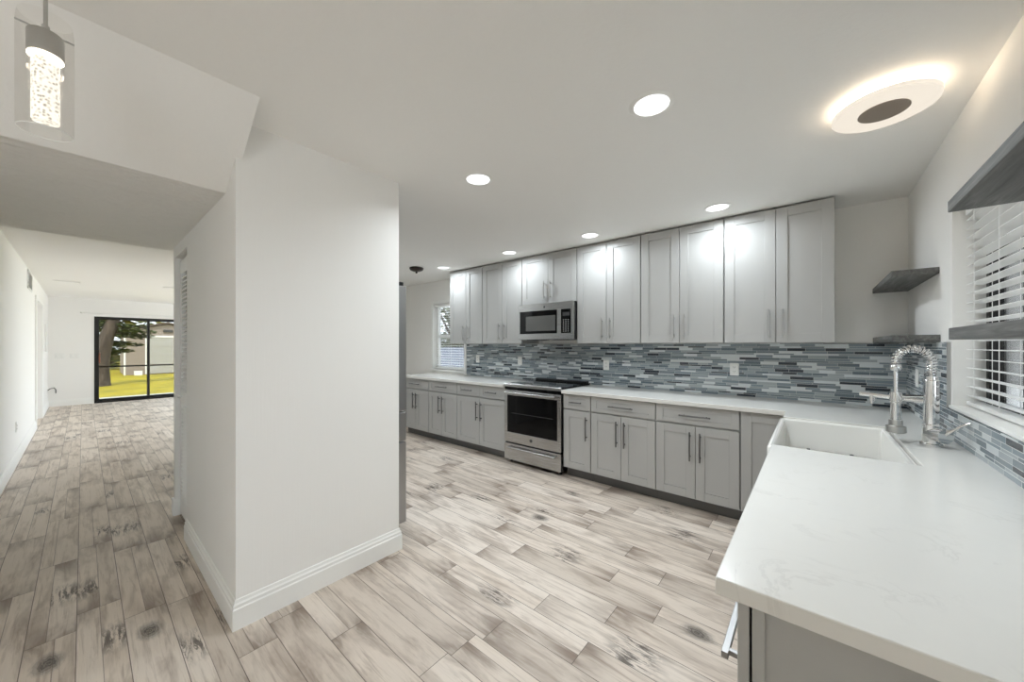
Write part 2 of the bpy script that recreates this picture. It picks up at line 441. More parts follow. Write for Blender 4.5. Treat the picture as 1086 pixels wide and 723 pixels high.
BBP = [(.0, 0), (.016, 0), (.016, .098), (.012, .104), (.012, .118), (.007, .126), (.005, .140), (0, .142)]
def baseboard(name, path): struct(MB().sweep(path, BBP).build(name, 'trim'))
baseboard('baseboard_pillar', [(-3.41, YP), (XP, YP), (XP, 1.366), (-2.26, 1.366)])
baseboard('baseboard_left', [(-2.45, -.5), (DL[1]+.07, -.5)])
baseboard('baseboard_left_far', [(DL[0]-.07, -.5), (XS, -.5)])
baseboard('baseboard_slider', [(XS, SL[0]-.01), (XS, -.5)][::-1])
# plinth at the end of the closet jamb
struct(MB().box(-3.992, -3.925, YP-.012, .56, 0, .135).build('baseboard_closet', 'trim', bevel=.004))

# hall door in the left wall (closed, white)
d = MB().box(DL[0], DL[1], -.585, -.545, 0, 2.12).build('door_2', 'trim'); struct(d, 'white door in the left hall wall', 'door')
m = MB(); m.box(DL[1], DL[1]+.07, -.5, -.482, 0, 2.19); m.box(DL[0]-.07, DL[0], -.5, -.482, 0, 2.19); m.box(DL[0], DL[1], -.5, -.482, 2.12, 2.19)
m.build('door_casing', 'trim', d, .003)

# closet louvered door
d = MB(); 
d.box(-3.925, -3.865, .505, .535, .02, 2.05); d.box(-3.475, -3.415, .505, .535, .02, 2.05)
d.box(-3.865, -3.475, .505, .535, .02, .16); d.box(-3.865, -3.475, .505, .535, 1.94, 2.05); d.box(-3.865, -3.475, .505, .535, .90, 1.0)
d = struct(d.build('door_1', 'trim', bevel=.002), 'white louvered closet door recessed in the hall side of the pillar', 'door')
m = MB()
for a, b in ((.16, .90), (1.0, 1.94)):
    k = a+.016
    while k < b-.01:
        m.box(-3.865, -3.475, -.020, .020, -.0035, .0035, Matrix.Translation((0, .52, k)) @ Matrix.Rotation(math.radians(42), 4, 'X')); k += .032
m.build('louvers', 'trim', d)
MB().lathe([(.0001, -.03), (.014, -.028), (.016, -.018), (.007, -.008), (.007, 0)], 12, (-3.83, .505, .97), Matrix.Rotation(-PI/2, 4, 'X')).build('knob', 'trim', d, smooth=True)
# dark void behind the louvers (closet back)
struct(MB().box(-3.93, -3.41, .60, .62, 0, ZC).build('wall_closet_back', 'wall'))

# sliding glass door
d = MB(); x0, x1 = XS-.10, XS+.01
d.box(x0, x1, SL[0], SL[0]+.03, 0, SL[3]); d.box(x0, x1, SL[1]-.03, SL[1], 0, SL[3])
d.box(x0, x1, SL[0]+.03, SL[1]-.03, SL[3]-.03, SL[3]); d.box(x0, x1, SL[0]+.03, SL[1]-.03, 0, .03)
d = struct(d.build('door_3', 'bframe', bevel=.003), 'black framed sliding glass door onto the sunny lawn', 'sliding door')
for (a, b, xa) in ((SL[0]+.03, 1.10, XS-.04), (1.05, SL[1]-.03, XS-.08)):
    m = MB(); m.box(xa-.018, xa+.018, a, a+.045, .03, SL[3]-.03); m.box(xa-.018, xa+.018, b-.045, b, .03, SL[3]-.03)
    m.box(xa-.018, xa+.018, a+.045, b-.045, SL[3]-.07, SL[3]-.03); m.box(xa-.018, xa+.018, a+.045, b-.045, .03, .09)
    p = m.build('sash', 'bframe', d, .002)
    MB().box(xa-.003, xa+.003, a+.04, b-.04, .08, SL[3]-.06).build('pane', 'tint', p)
    MB().box(xa-.034, xa-.019, a+.045, b-.045, .838, .872).build('screen_rail', 'bframe', p)  # stands for the outdoor screen enclosure's rail, attached to each sash
m = MB().tube([(XS, .252, .95), (XS+.045, .252, .98), (XS+.045, .252, 1.16), (XS, .252, 1.19)], .012, 8)
m.build('handle', plain('bronze_pull', S(120, 66, 36), .4), d)

# back window
def sash_window(name, label, axis, a0, a1, z0, z1, depth, fm, mid=None, fw=.045):
    """axis 'x': opening runs along x at y=depth; axis 'y': runs along y at x=depth"""
    def bx(m, p0, p1, q0, q1, d0, d1):
        return m.box(p0, p1, depth+d0, depth+d1, q0, q1) if axis == 'x' else m.box(depth+d0, depth+d1, p0, p1, q0, q1)
    m = MB(); bx(m, a0, a0+fw, z0, z1, 0, .05); bx(m, a1-fw, a1, z0, z1, 0, .05)
    bx(m, a0+fw, a1-fw, z1-fw, z1, 0, .05); bx(m, a0+fw, a1-fw, z0, z0+fw, 0, .05)
    w = struct(m.build(name, fm, bevel=.002), label, 'window')
    if mid: 
        mm = MB(); bx(mm, a0+fw, a1-fw, mid-.025, mid+.025, .005, .045); mm.build('meeting_rail', fm, w)
    g = MB(); bx(g, a0+fw, a1-fw, z0+fw, z1-fw, .022, .028); g.build('pane', 'glass', w)
    return w
w1 = sash_window('window_1', 'small back window beside the far upper cabinets', 'x', WB[0], WB[1], WB[2], WB[3], YB+.075, 'white', 1.52)
m = MB(); m.box(WB[0]-.055, WB[0], YB-.016, YB, WB[2]-.03, WB[3]+.055); m.box(WB[1], WB[1]+.055, YB-.016, YB, WB[2]-.03, WB[3]+.055)
m.box(WB[0], WB[1], YB-.016, YB, WB[3], WB[3]+.055); m.box(WB[0]-.07, WB[1]+.055, YB-.03, YB+.07, WB[2]-.03, WB[2])
m.build('casing', 'trim', w1, .003)
w2 = sash_window('window_2', 'kitchen window above the farmhouse sink', 'y', WR[0], WR[1], WR[2], WR[3], XR+.105, 'bframe', None, .04)
MB().box(XR+.11, XR+.15, 2.36, 2.41, WR[2]+.04, WR[3]-.04).build('mullion', 'bframe', w2)
MB().box(XR-.012, XR+.10, WR[0], WR[1], WR[2]-.004, WR[2]+.012).build('sill', 'trim', w2, .004)

# wall tiles
ZT = .9062
m = MB(); m.box(-4.175, XR-.002, YB-.010, YB-.0005, ZT, 1.386)
struct(m.build('trim_1', 'tile_x'), 'blue-grey glass strip mosaic backsplash on the back wall', 'backsplash')
m = MB(); m.box(XR-.010, XR-.0005, 2.82, YB-.011, ZT, 1.386); m.box(XR-.010, XR-.0005, .83, 2.82, ZT, 1.052)
t2 = struct(m.build('trim_2', 'tile_y'), 'blue-grey glass strip mosaic around the sink window', 'backsplash')
MB().box(XR-.013, XR-.0005, 2.812, 2.8195, 1.055, 1.386).build('edge_strip', 'nickel', t2)

# ------------------------------------------------------------------ cabinets
def pull(parent, x, y, z, L, vertical, mat='nickel', r=.0065):
    m = MB(); d = (0, 0, 1) if vertical else (1, 0, 0); d = Vector(d); c = Vector((x, y-.032, z))
    m.cyl(c-d*L/2, c+d*L/2, r, 12)
    for s in (-1, 1): m.cyl(c+d*s*L*.36, c+d*s*L*.36+Vector((0, .033, 0)), r*.8, 10)
    return m.build('handle', mat, parent, smooth=True)
def front(name, parent, x0, x1, z0, z1, stile=.068, rail=None, mat='cab', th=.02):
    rail = stile if rail is None else rail
    m = MB()
    m.box(x0, x0+stile, 0, th, z0, z1); m.box(x1-stile, x1, 0, th, z0, z1)
    m.box(x0+stile, x1-stile, 0, th, z0, z0+rail); m.box(x0+stile, x1-stile, 0, th, z1-rail, z1)
    m.box(x0+stile-.001, x1-stile+.001, .009, th-.002, z0+rail-.001, z1-rail+.001)
    return m.build(name, mat, parent, .0018)
G = .005
def base_cabinet(label, x0, w, seams, drawers, depth=.62, loc_y=3.22, rz=0, loc=None, group='grey base cabinets', hside='r', zt=.862, doors_full=False, end_l=None):
    t = thing('base_cabinet', label, 'cabinet', loc or (x0, loc_y, 0), rz, group)
    m = MB(); m.box(.001, w-.001, .022, depth, .10, .869)
    m.build('body', 'cab', t)
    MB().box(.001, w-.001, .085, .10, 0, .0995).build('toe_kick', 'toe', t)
    if drawers:
        dw = w/drawers
        for k in range(drawers):
            f = front('drawer', t, k*dw+(G if k == 0 else .002), (k+1)*dw-(G if k == drawers-1 else .002), .718, zt, .056, .038)
            pull(f, (k+.5)*dw, 0, .788, min(.235, dw*.42), False, 'shade_nickel')
    top = .704 if drawers else zt
    xs = [0]+seams+[w]
    for k in range(len(xs)-1):
        a = xs[k]+(G if k == 0 else .002); b = xs[k+1]-(G if k == len(xs)-2 else .002)
        f = front('door', t, a, b, .108, top)
        if hside is None: continue
        if len(xs) == 2: hx = b-.036 if hside == 'r' else a+.036
        else: hx = b-.036 if k == 0 else a+.036
        pull(f, hx, 0, top-.165, .235, True, 'shade_nickel')
    return t
base_cabinet('grey two-door base cabinet at the far left end, under the back window', -4.917, .64, [.320], 1)
base_cabinet('grey two-door base cabinet with one drawer, second from the far left end', -4.277, .615, [.292], 1)
base_cabinet('grey base cabinet with two drawers over two doors, left of the range', -3.662, .855, [.425], 2)
base_cabinet('narrow single-door grey base cabinet right of the range', -2.004, .316, [], 1)
base_cabinet('grey two-door base cabinet with one drawer, next to the narrow cabinet', -1.688, .628, [.312], 1)
base_cabinet('wide grey two-door base cabinet nearest the sink corner', -1.06, .63, [.317], 1)
cb = base_cabinet('grey blind-corner base cabinet with one tall door beside the sink', -.43, .345, [], 0, depth=.62, hside=None)
# peninsula cabinets, fronts facing the range side (local x runs toward the viewer, -Y)
XF = -.117
def pen(label, y1, w, seams, drawers):
    return base_cabinet(label, 0, w, seams, drawers, depth=.62, rz=-PI/2, loc=(XF, y1, 0), group='grey peninsula base cabinets')
pen('grey peninsula base cabinet between the end cabinet and the sink', 2.045, .61, [.305], 1)
# end cabinet with finished panel
t = thing('base_cabinet', 'grey end cabinet of the peninsula with recessed side panel under the quartz overhang', 'cabinet', (XF, 1.434, 0), -PI/2, 'grey peninsula base cabinets')
w = .594
m = MB(); m.box(.001, w-.007, .0245, .63, .10, .869); m.box(w-.0075, w, .0245, .045, .10, .869); m.box(w-.0075, w, .61, .63, .10, .869)
m.box(w-.0075, w, .045, .61, .10, .16); m.build('body', 'cab', t, .001)
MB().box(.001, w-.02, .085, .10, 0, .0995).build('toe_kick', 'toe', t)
f = front('drawer', t, G, w-.001, .60, .862, .056, .05)
m = MB(); m.box(.388, .580, -.031, -.018, .722, .735)
for hx in (.405, .563): m.box(hx-.005, hx+.005, -.019, .001, .723, .734)
m.build('handle', 'mnickel', f, .001)
front('door', t, G, w-.001, .108, .586)
# sink base
t = thing('sink_cabinet', 'grey sink base cabinet under the white farmhouse sink', 'cabinet', (XF, 2.955, 0), -PI/2)
m = MB(); m.box(.001, .905, .022, .62, .10, .64); m.box(.001, .021, .022, .62, .64, .869); m.box(.885, .905, .022, .62, .64, .869)
m.build('body', 'cab', t)
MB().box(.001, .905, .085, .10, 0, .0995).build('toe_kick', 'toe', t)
for a, b, s in ((.005, .452, 1), (.456, .90, 0)):
    f = front('door', t, a, b, .108, .632); pull(f, (b-.036) if s else (a+.036), 0, .47, .235, True)

# upper cabinets
def upper(label, x0, x1, seam, z0=1.39, hz=None, ha=True):
    t = thing('wall_cabinet', label, 'cabinet', (x0, 3.5, z0), 0, 'grey upper wall cabinets')
    w = x1-x0; h = 2.444-z0
    MB().box(.002, w-.002, .022, 3.868-3.5, .002, h-.002).build('body', 'cab', t)
    s = seam-x0; hl = .215
    for k, (a, b) in enumerate(((.004, s-.002), (s+.002, w-.004))):
        f = front('door', t, a, b, 0, h, .072)
        pull(f, b-.042 if k == 0 else a+.042, 0, .045+hl/2, hl, True)
    return t
upper('grey two-door upper cabinet at the far left end beside the window', -4.141, -3.466, -3.793)
upper('grey two-door upper cabinet just left of the microwave', -3.464, -2.777, -3.103)
upper('short grey two-door upper cabinet above the microwave', -2.775, -2.003, -2.387, 1.862)
upper('grey two-door upper cabinet just right of the microwave', -2.001, -1.297, -1.654)
upper('grey two-door upper cabinet second from the right end', -1.295, -.586, -.940)
upper('grey two-door upper cabinet at the right end near the corner shelves', -.584, .120, -.228)

# ------------------------------------------------------------------ worktops
ZA, ZB = .871, .906
o = MB().prism([(-2.006, YB-.0015), (-2.006, 3.185), (-.152, 3.185), (-.152, 2.932), (.322, 2.932), (.322, 2.078), (-.152, 2.078), (-.152, .815), (XR-.001, .815), (XR-.001, YB-.0015)], ZA, ZB).build('countertop', 'quartz', bevel=.003)
tag(o, 'white quartz L-shaped countertop of the sink peninsula and right back run', 'countertop')
o = MB().box(-4.935, -2.806, 3.185, YB-.0015, ZA, ZB).build('countertop', 'quartz', bevel=.003)
tag(o, 'white quartz countertop left of the range under the back window', 'countertop')

# ------------------------------------------------------------------ farmhouse sink
t = thing('farmhouse_sink', 'white apron-front farmhouse sink set into the quartz peninsula', 'sink', (-.17, 2.082, .645))
X1, Y1, H = .488, .846, .252
bm = MB()
b = bm.bm
def ring(x0, x1, y0, y1, z): return [b.verts.new(p) for p in ((x0, y0, z), (x1, y0, z), (x1, y1, z), (x0, y1, z))]
r0 = ring(0, X1, 0, Y1, 0); r1 = ring(0, X1, 0, Y1, H); r2 = ring(.026, X1-.022, .022, Y1-.022, H); r3 = ring(.034, X1-.034, .034, Y1-.034, .035)
b.faces.new(r0[::-1])
for A, B in ((r0, r1), (r1, r2), (r2, r3)):
    for k in range(4): b.faces.new((A[k], A[(k+1) % 4], B[(k+1) % 4], B[k]))
b.faces.new(r3)
bm.build('basin', 'ceramic', t, .010, True, 3)
MB().lathe([(.0001, .037), (.035, .037), (.045, .0405), (.046, .036)], 24, (.245, .6, 0)).build('drain', 'chrome', t, smooth=True)
tg = thing('sink_grid', 'stainless wire sink grid with black feet inside the farmhouse sink', 'sink grid', (-.17, 2.082, .68))
m = MB()
zz = .045
xa, xb, ya, yb = .045, .44, .045, .80
m.tube([(xa, ya, zz), (xb, ya, zz), (xb, yb, zz), (xa, yb, zz), (xa, ya, zz)], .0035, 8)
for k in range(1, 12): m.cyl((xa, ya+(yb-ya)*k/12, zz), (xb, ya+(yb-ya)*k/12, zz), .0018, 6)
for k in range(1, 5): m.cyl((xa+(xb-xa)*k/5, ya, zz-.003), (xa+(xb-xa)*k/5, yb, zz-.003), .0022, 6)
m.build('wire_rack', 'chrome', tg, smooth=True)
for px_, py_ in ((xa+.08, ya), (xb-.08, ya), (xa+.10, yb), (xb-.10, yb)):
    MB().cyl((px_, py_, .0005), (px_, py_, zz+.006), .009, 10).build('foot', 'rubber', tg)

# ------------------------------------------------------------------ faucet
t = thing('kitchen_faucet', 'chrome spring pull-down faucet with side spout behind the sink', 'faucet', (.418, 2.53, ZB))
MB().lathe([(.0001, 0), (.038, 0), (.038, .008), (.031, .012), (.030, .095), (.0255, .10), (.0255, .30), (.021, .305), (.021, .32), (.0001, .32)], 28).build('column', 'chrome', t, smooth=True)
arc = []
for k in range(9): arc.append((0, 0, .31+.08*k/8))
for k in range(1, 25):
    a = PI*k/24; arc.append((-.057+.057*math.cos(a), 0, .39+.057*math.sin(a)))
for k in range(1, 4): arc.append((-.114, 0, .39-.01*k))
MB().tube(arc, .009, 10).build('hose', 'chrome', t, smooth=True)
# spring around the hose
pts = []; P_ = [Vector(p) for p in arc]
lens = [0]
for a, b2 in zip(P_, P_[1:]): lens.append(lens[-1]+(b2-a).length)
N = 22*14
for i in range(N+1):
    s_ = lens[-1]*i/N; j = 0
    while j < len(lens)-2 and lens[j+1] < s_: j += 1
    f_ = (s_-lens[j])/max(1e-6, lens[j+1]-lens[j]); p = P_[j].lerp(P_[j+1], f_); d_ = (P_[j+1]-P_[j]).normalized()
    sd_ = Vector((0, 1, 0)); up_ = d_.cross(sd_).normalized(); a = 2*PI*i/14
    pts.append(p + (sd_*math.cos(a)+up_*math.sin(a))*.0165)
MB().tube(pts, .0034, 6).build('spring', 'chrome', t, smooth=True)
m = MB(); m.lathe([(.0001, .378), (.012, .376), (.020, .366), (.022, .356), (.018, .345), (.009, .338), (.008, .235)], 20, (-.114, 0, 0)); m.build('spray_pipe', 'chrome', t, smooth=True)
sp_ = MB().lathe([(.0001, .238), (.022, .238), (.022, .192), (.0185, .188), (.0185, .10), (.0001, .10)], 24, (-.114, 0, 0)).build('spray_handle', 'chrome', t, smooth=True)
MB().lathe([(.0001, .104), (.024, .104), (.024, .078), (.036, .074), (.037, .046), (.030, .042), (.0001, .042)], 24, (-.114, 0, 0)).build('spray_nozzle', 'nickel', sp_, smooth=True)
MB().tube([(-.02, 0, .225), (-.095, 0, .220)], .0065, 8).build('holder_arm', 'chrome', t, smooth=True)
m = MB().tube([(0, 0, .20), (-.10, .03, .206), (-.235, .062, .214)], .0105, 12); m.cyl((-.19, .052, .208), (-.19, .052, .180), .012, 12)
m.cyl((-.19, .052, .180), (-.19, .052, .168), .009, 12)
m.build('side_spout', 'chrome', t, smooth=True)
v = MB().cyl((.0, 0, .055), (.035, -.055, .055), .032, 24).build('valve', 'chrome', t, smooth=True)
MB().tube([(.032, -.050, .062), (.075, -.06, .105), (.115, -.062, .135)], [.008, .0065, .0055], 10).build('lever', 'chrome', v, smooth=True)

# ------------------------------------------------------------------ range
t = thing('range', 'stainless slide-in electric range between the base cabinets', 'range', (-2.800, 3.20, 0))
w = .780
MB().box(.006, w-.006, .045, .64, .03, .905).build('body', 'black', t, .003)
for fx in (.05, w-.05):
    for fy in (.08, .60): MB().cyl((fx, fy, 0), (fx, fy, .031), .018, 12).build('foot', 'black', t)
c = MB().box(-.003, w+.0035, .0, .655, .908, .922).build('cooktop', 'blackglass', t, .003)
for bx_, by_, br in ((.20, .17, .105), (.58, .17, .085), (.20, .45, .08), (.58, .45, .105)):
    MB().lathe([(br, .9223), (br-.006, .9226), (br-.012, .9223)], 40, (bx_, by_, 0)).build('burner_ring', 'burner', c)
MB().box(.02, w-.02, .585, .652, .922, .945).build('rear_vent', 'black', t, .006)
m = MB().prism([(-.012, .888), (-.012, .915), (.004, .926), (.014, .926), (.014, .888)], -.004, w+.004, 'x'); m.build('front_lip', 'steel', t, .002)
MB().box(.003, w-.003, .006, .045, .852, .888).build('control_strip', 'blackglass', t, .002)
d = MB(); d.box(0, w, 0, .045, .245, .36); d.box(0, .045, 0, .045, .36, .79); d.box(w-.045, w, 0, .045, .36, .79); d.box(0, w, 0, .045, .79, .850)
d = d.build('oven_door', 'steel', t, .003)
gl = MB().box(.045, w-.045, .003, .04, .36, .79).build('oven_window', 'blackglass', d)
m = MB().cyl((.10, .0022, .585), (w-.10, .0022, .585), .003, 6); m.build('oven_rack', 'darkgrey', gl)
m = MB(); m.tube([(.045, -.045, .822), (w-.045, -.045, .822)], .0145, 14)
for hx in (.065, w-.065): m.box(hx-.014, hx+.014, -.045, .002, .810, .834)
m.build('handle', 'steel', d, smooth=True)
bd = MB().cyl((w/2, -.002, .305), (w/2, .002, .305), .0185, 28).build('badge', 'darkgrey', d)
def lettering(txt, size, loc, parent, mat, rx=PI/2):
    cu = bpy.data.curves.new('lettering', 'FONT'); cu.body = txt; cu.size = size; cu.align_x = 'CENTER'; cu.align_y = 'CENTER'; cu.extrude = .0004
    tmp = bpy.data.objects.new('lettering_tmp', cu); C.objects.link(tmp)
    dg = bpy.context.evaluated_depsgraph_get(); me = bpy.data.meshes.new_from_object(tmp.evaluated_get(dg))
    bpy.data.objects.remove(tmp); bpy.data.curves.remove(cu)
    me.transform(Matrix.Translation(loc) @ Matrix.Rotation(rx, 4, 'X')); me.materials.clear(); me.materials.append(M[mat])
    o = bpy.data.objects.new('lettering', me); C.objects.link(o); o.parent = parent; return o
lettering('GE', .018, (w/2, -.0026, .305), bd, 'steel')
d = MB().box(0, w, 0, .045, .04, .228).build('storage_drawer', 'steel', t, .003)
m = MB().tube([(.06, -.03, .188), (w-.06, -.03, .188)], .010, 12)
for hx in (.08, w-.08): m.box(hx-.012, hx+.012, -.03, .002, .180, .196)
m.build('handle', 'steel', d, smooth=True)
MB().box(.01, w-.01, .012, .045, .228, .245).build('gap_strip', 'black', t)

# ------------------------------------------------------------------ microwave
t = thing('microwave', 'stainless over-the-range microwave mounted below the short cabinet', 'microwave', (-2.768, 3.425, 1.437))
w, h = .764, .42
MB().box(.004, w-.001, .03, .44, 0, h).build('body', 'black', t, .003)
f = MB(); f.box(0, w, 0, .03, h-.085, h); f.box(0, w, 0, .03, 0, .068)
f.box(0, .022, 0, .03, .068, h-.085); f.box(.555, .607, 0, .03, .068, h-.085); f.box(w-.03, w, 0, .03, .068, h-.085)
f = f.build('door_frame', 'steel', t, .002)
wd = MB().box(.022, .555, .004, .028, .068, h-.085).build('window', 'blackglass', t)
MB().box(.11, .53, .0032, .006, .10, h-.145).build('window_mesh', 'mwglass', wd)
cp = MB().box(.607, w-.03, .003, .028, .068, h-.085).build('control_panel', 'blackglass', t)
m = MB()
for r_ in range(7):
    for c_ in range(3): m.box(.632+c_*.030, .646+c_*.030, .0020, .004, .085+r_*.021, .094+r_*.021)
m.build('keypad', plain('keypad_print', S(150, 150, 150), .5), cp)
MB().box(.628, .716, .0020, .004, .26, .30).build('display', 'darkgrey', cp)
MB().cyl((w*.5, -.0012, h-.045), (w*.5, .002, h-.045), .011, 20).build('badge', 'darkgrey', f)
for fx in (.05, .45): MB().box(fx, fx+.20, .10, .30, -.006, .001).build('underside_filter', 'darkgrey', t)

# ------------------------------------------------------------------ refrigerator (faces the range; seen edge-on past the pillar)
t = thing('refrigerator', 'tall dark stainless refrigerator peeking out behind the white pillar wall', 'refrigerator', (-3.235, .74, 0))
w = .905
MB().box(0, w, 0, .73, .03, 1.80).build('body', 'darkgrey', t, .004)
for fx in (.06, w-.06):
    for fy in (.08, .66): MB().cyl((fx, fy, 0), (fx, fy, .031), .02, 12).build('foot', 'black', t)
for a, b in ((0, w/2-.002), (w/2+.002, w)):
    dd = MB().box(a, b, .737, .812, .885, 1.81).build('door', 'steel_v', t, .008)
    hx = w/2-.05 if a == 0 else w/2+.05
    m = MB().tube([(hx, .855, 1.02), (hx, .855, 1.60)], .011, 10); m.cyl((hx, .81, 1.06), (hx, .855, 1.06), .008, 8); m.cyl((hx, .81, 1.56), (hx, .855, 1.56), .008, 8)
    m.build('handle', 'steel_v', dd, smooth=True)
for a, b in ((.055, .652), (.662, .875)):
    dd = MB().box(0, w, .737, .812, a, b).build('drawer', 'steel_v', t, .008)
    m = MB().tube([(.12, .855, b-.06), (w-.12, .855, b-.06)], .011, 10); m.cyl((.18, .81, b-.06), (.18, .855, b-.06), .008, 8); m.cyl((w-.18, .81, b-.06), (w-.18, .855, b-.06), .008, 8)
    m.build('handle', 'steel_v', dd, smooth=True)
for hx in (.06, w-.06): MB().box(hx-.04, hx+.04, .66, .80, 1.811, 1.84).build('hinge_cover', 'black', t, .004)
MB().box(.02, w-.02, .70, .735, .03, .055).build('toe_grille', 'black', t)

# ------------------------------------------------------------------ floating shelves
def shelf(label, x0, y0, y1, z0, th, group):
    o = MB().box(x0, XR-.0008, y0, y1, z0, z0+th).build('floating_shelf', 'shelf', bevel=.002)
    return tag(o, label, 'shelf', group)
shelf('upper grey wood floating shelf in the corner between cabinets and window', .345, 3.02, YB-.0008, 1.765, .036, 'corner floating shelves')
shelf('lower grey wood floating shelf in the corner, just above the mosaic', .345, 3.00, YB-.0115, 1.388, .040, 'corner floating shelves')
shelf('upper grey wood floating shelf crossing high in front of the sink window', .338, .75, 1.83, 1.806, .036, 'near floating shelves')
shelf('lower grey wood floating shelf crossing the middle of the sink window', .338, .75, 1.82, 1.388, .038, 'near floating shelves')

# ------------------------------------------------------------------ blinds
def blind(label, axis, a0, a1, z0, z1, depth, tilt, pitch, wsl, group=None, room=-1):
    """slats run along axis; depth = centre of the slats"""
    t = thing('window_blind', label, 'blind', ((a0+a1)/2, depth, z1) if axis == 'x' else (depth, (a0+a1)/2, z1), 0 if axis == 'x' else PI/2, group)
    L = (a1-a0)/2-.006
    MB().box(-L, L, -.028, .028, -.045, 0).build('head_rail', 'blind', t, .003)
    m = MB(); z = -.07; hgt = z1-z0
    while z > -hgt+.035:
        m.box(-L, L, -wsl/2, wsl/2, -.0014, .0014, Matrix.Translation((0, 0, z)) @ Matrix.Rotation(tilt, 4, 'X')); z -= pitch
    o = m.build('slats', 'blind', t)
    MB().box(-L, L, -wsl/2, wsl/2, -hgt+.004, -hgt+.022).build('bottom_rail', 'blind', t, .003)
    for k in (-.72, 0, .72):
        m = MB()
        for s in (-1, 1): m.cyl((k*L, s*(wsl/2+.001), -.045), (k*L, s*(wsl/2+.001), -hgt+.02), .0013, 5)
        m.build('ladder_cord', 'blind', t)
    return t
blind('white horizontal blind in the sink window behind the floating shelves', 'y', WR[0]+.004, WR[1]-.004, WR[2]+.016, WR[3]-.002, XR+.068, math.radians(5), .045, .050)
blind('white horizontal blind with open slats in the small back window', 'x', WB[0]+.004, WB[1]-.004, WB[2]+.004, WB[3]-.002, YB+.035, math.radians(4), .040, .048)

# ------------------------------------------------------------------ outlets and switches
def plate(name, label, cat, loc, rz, kind, group, n=1):
    t = thing(name, label, cat, loc, rz, group)
    MB().box(-.036*n, .036*n, -.006, 0, -.058, .058).build('plate', 'white', t, .003)
    if kind == 'outlet':
        for z in (-.02, .02):
            r = MB().box(-.016, .016, -.008, -.005, z-.014, z+.014).build('socket', 'white', t, .004)
            m = MB(); m.box(-.008, -.0055, -.0085, -.007, z-.004, z+.006); m.box(.0055, .008, -.0085, -.007, z-.004, z+.006); m.cyl((0, -.0085, z-.008), (0, -.007, z-.008), .0022, 8)
            m.build('slots', 'slot', r)
    else:
        for k in range(n): MB().box(-.016+.072*(k-(n-1)/2), .016+.072*(k-(n-1)/2), -.010, -.005, -.032, .032).build('rocker', 'white', t, .003)
    return t
yo = YB-.0102
GO = 'white outlets on the mosaic'
plate('outlet', 'white outlet plate on the mosaic nearest the back window', 'outlet', (-3.925, yo, 1.165), 0, 'outlet', GO)
plate('outlet', 'white outlet plate on the mosaic just left of the range', 'outlet', (-3.10, yo, 1.157), 0, 'outlet', GO)
plate('outlet', 'white outlet plate on the mosaic just right of the range', 'outlet', (-1.829, yo, 1.145), 0, 'outlet', GO)
plate('outlet', 'white outlet plate on the mosaic above the wide cabinet near the sink', 'outlet', (-.562, yo, 1.148), 0, 'outlet', GO)
plate('light_switch', 'white switch plate on the side mosaic behind the faucet', 'light switch', (XR-.0102, 3.50, 1.155), -PI/2, 'switch', None)
GS = 'switches beside the sliding door'
plate('light_switch', 'white switch plate nearer the hall corner, left of the sliding door', 'light switch', (XS, -.335, 1.135), PI/2, 'switch', GS, 2)
plate('light_switch', 'white switch plate nearer the black frame, left of the sliding door', 'light switch', (XS, -.12, 1.133), PI/2, 'switch', GS, 2)
plate('outlet', 'white outlet low on the left hall wall nearest the camera', 'outlet', (-7.1, -.5, .42), PI, 'outlet', None)
plate('outlet', 'white outlet low on the left wall by the far corner', 'outlet', (-12.75, -.5, .36), PI, 'outlet', None)
t = thing('power_cord', 'short black cord plugged in low at the far left corner', 'cord', (-12.75, -.51, .40))
MB().tube([(0, .0, -.03), (.0, .05, .02), (-.10, .10, .03), (-.20, .12, -.02), (-.22, .12, -.10)], .008, 8).build('cable', 'black', t, smooth=True)
t = thing('thermostat', 'narrow white panel on the left wall past the hall door', 'wall panel', (-12.1, -.5, 1.52), PI)
MB().box(-.10, .10, -.02, 0, -.28, .28).build('cover', 'white', t, .004)

def vent(label, loc, rot, w, h, group):
    t = tag(bpy.data.objects.new('air_vent', None), label, 'vent', group); C.objects.link(t); t.location = loc; t.rotation_euler = rot
    m = MB(); m.box(-w/2, w/2, -.012, 0, -h/2, -h/2+.022); m.box(-w/2, w/2, -.012, 0, h/2-.022, h/2); m.box(-w/2, -w/2+.022, -.012, 0, -h/2, h/2); m.box(w/2-.022, w/2, -.012, 0, -h/2, h/2)
    m.build('frame', 'white', t, .002)
    MB().box(-w/2+.02, w/2-.02, -.002, -.0005, -h/2+.02, h/2-.02).build('backing', 'slot', t)
    m = MB(); k = -h/2+.035
    while k < h/2-.025:
        m.box(-w/2+.02, w/2-.02, -.010, .010, -.001, .001, Matrix.Translation((0, -.007, k)) @ Matrix.Rotation(.6, 4, 'X')); k += .02
    m.build('slats', 'white', t); return t
vent('white return air grille high on the left hall wall', (-8.7, -.5, 2.30), (0, 0, PI), .62, .26, None)
vent('white ceiling vent in the living room toward the left wall', (-9.75, -.18, ZC), (-PI/2, 0, PI/2), .32, .17, 'living room ceiling vents')
vent('white ceiling vent in the living room in front of the closet jamb', (-9.32, 1.10, ZC), (-PI/2, 0, PI/2), .32, .17, 'living room ceiling vents')
t = thing('curtain_rod', 'thin white curtain rod above the black sliding door', 'curtain rod', (XS, 1.08, 2.13))
MB().cyl((.06, -1.08, 0), (.06, 1.08, 0), .011, 12).build('rod', 'white', t, smooth=True)
for y in (-1.0, 0, 1.0): MB().tube([(0, y, -.01), (.06, y, -.01)], .006, 8).build('bracket', 'white', t)
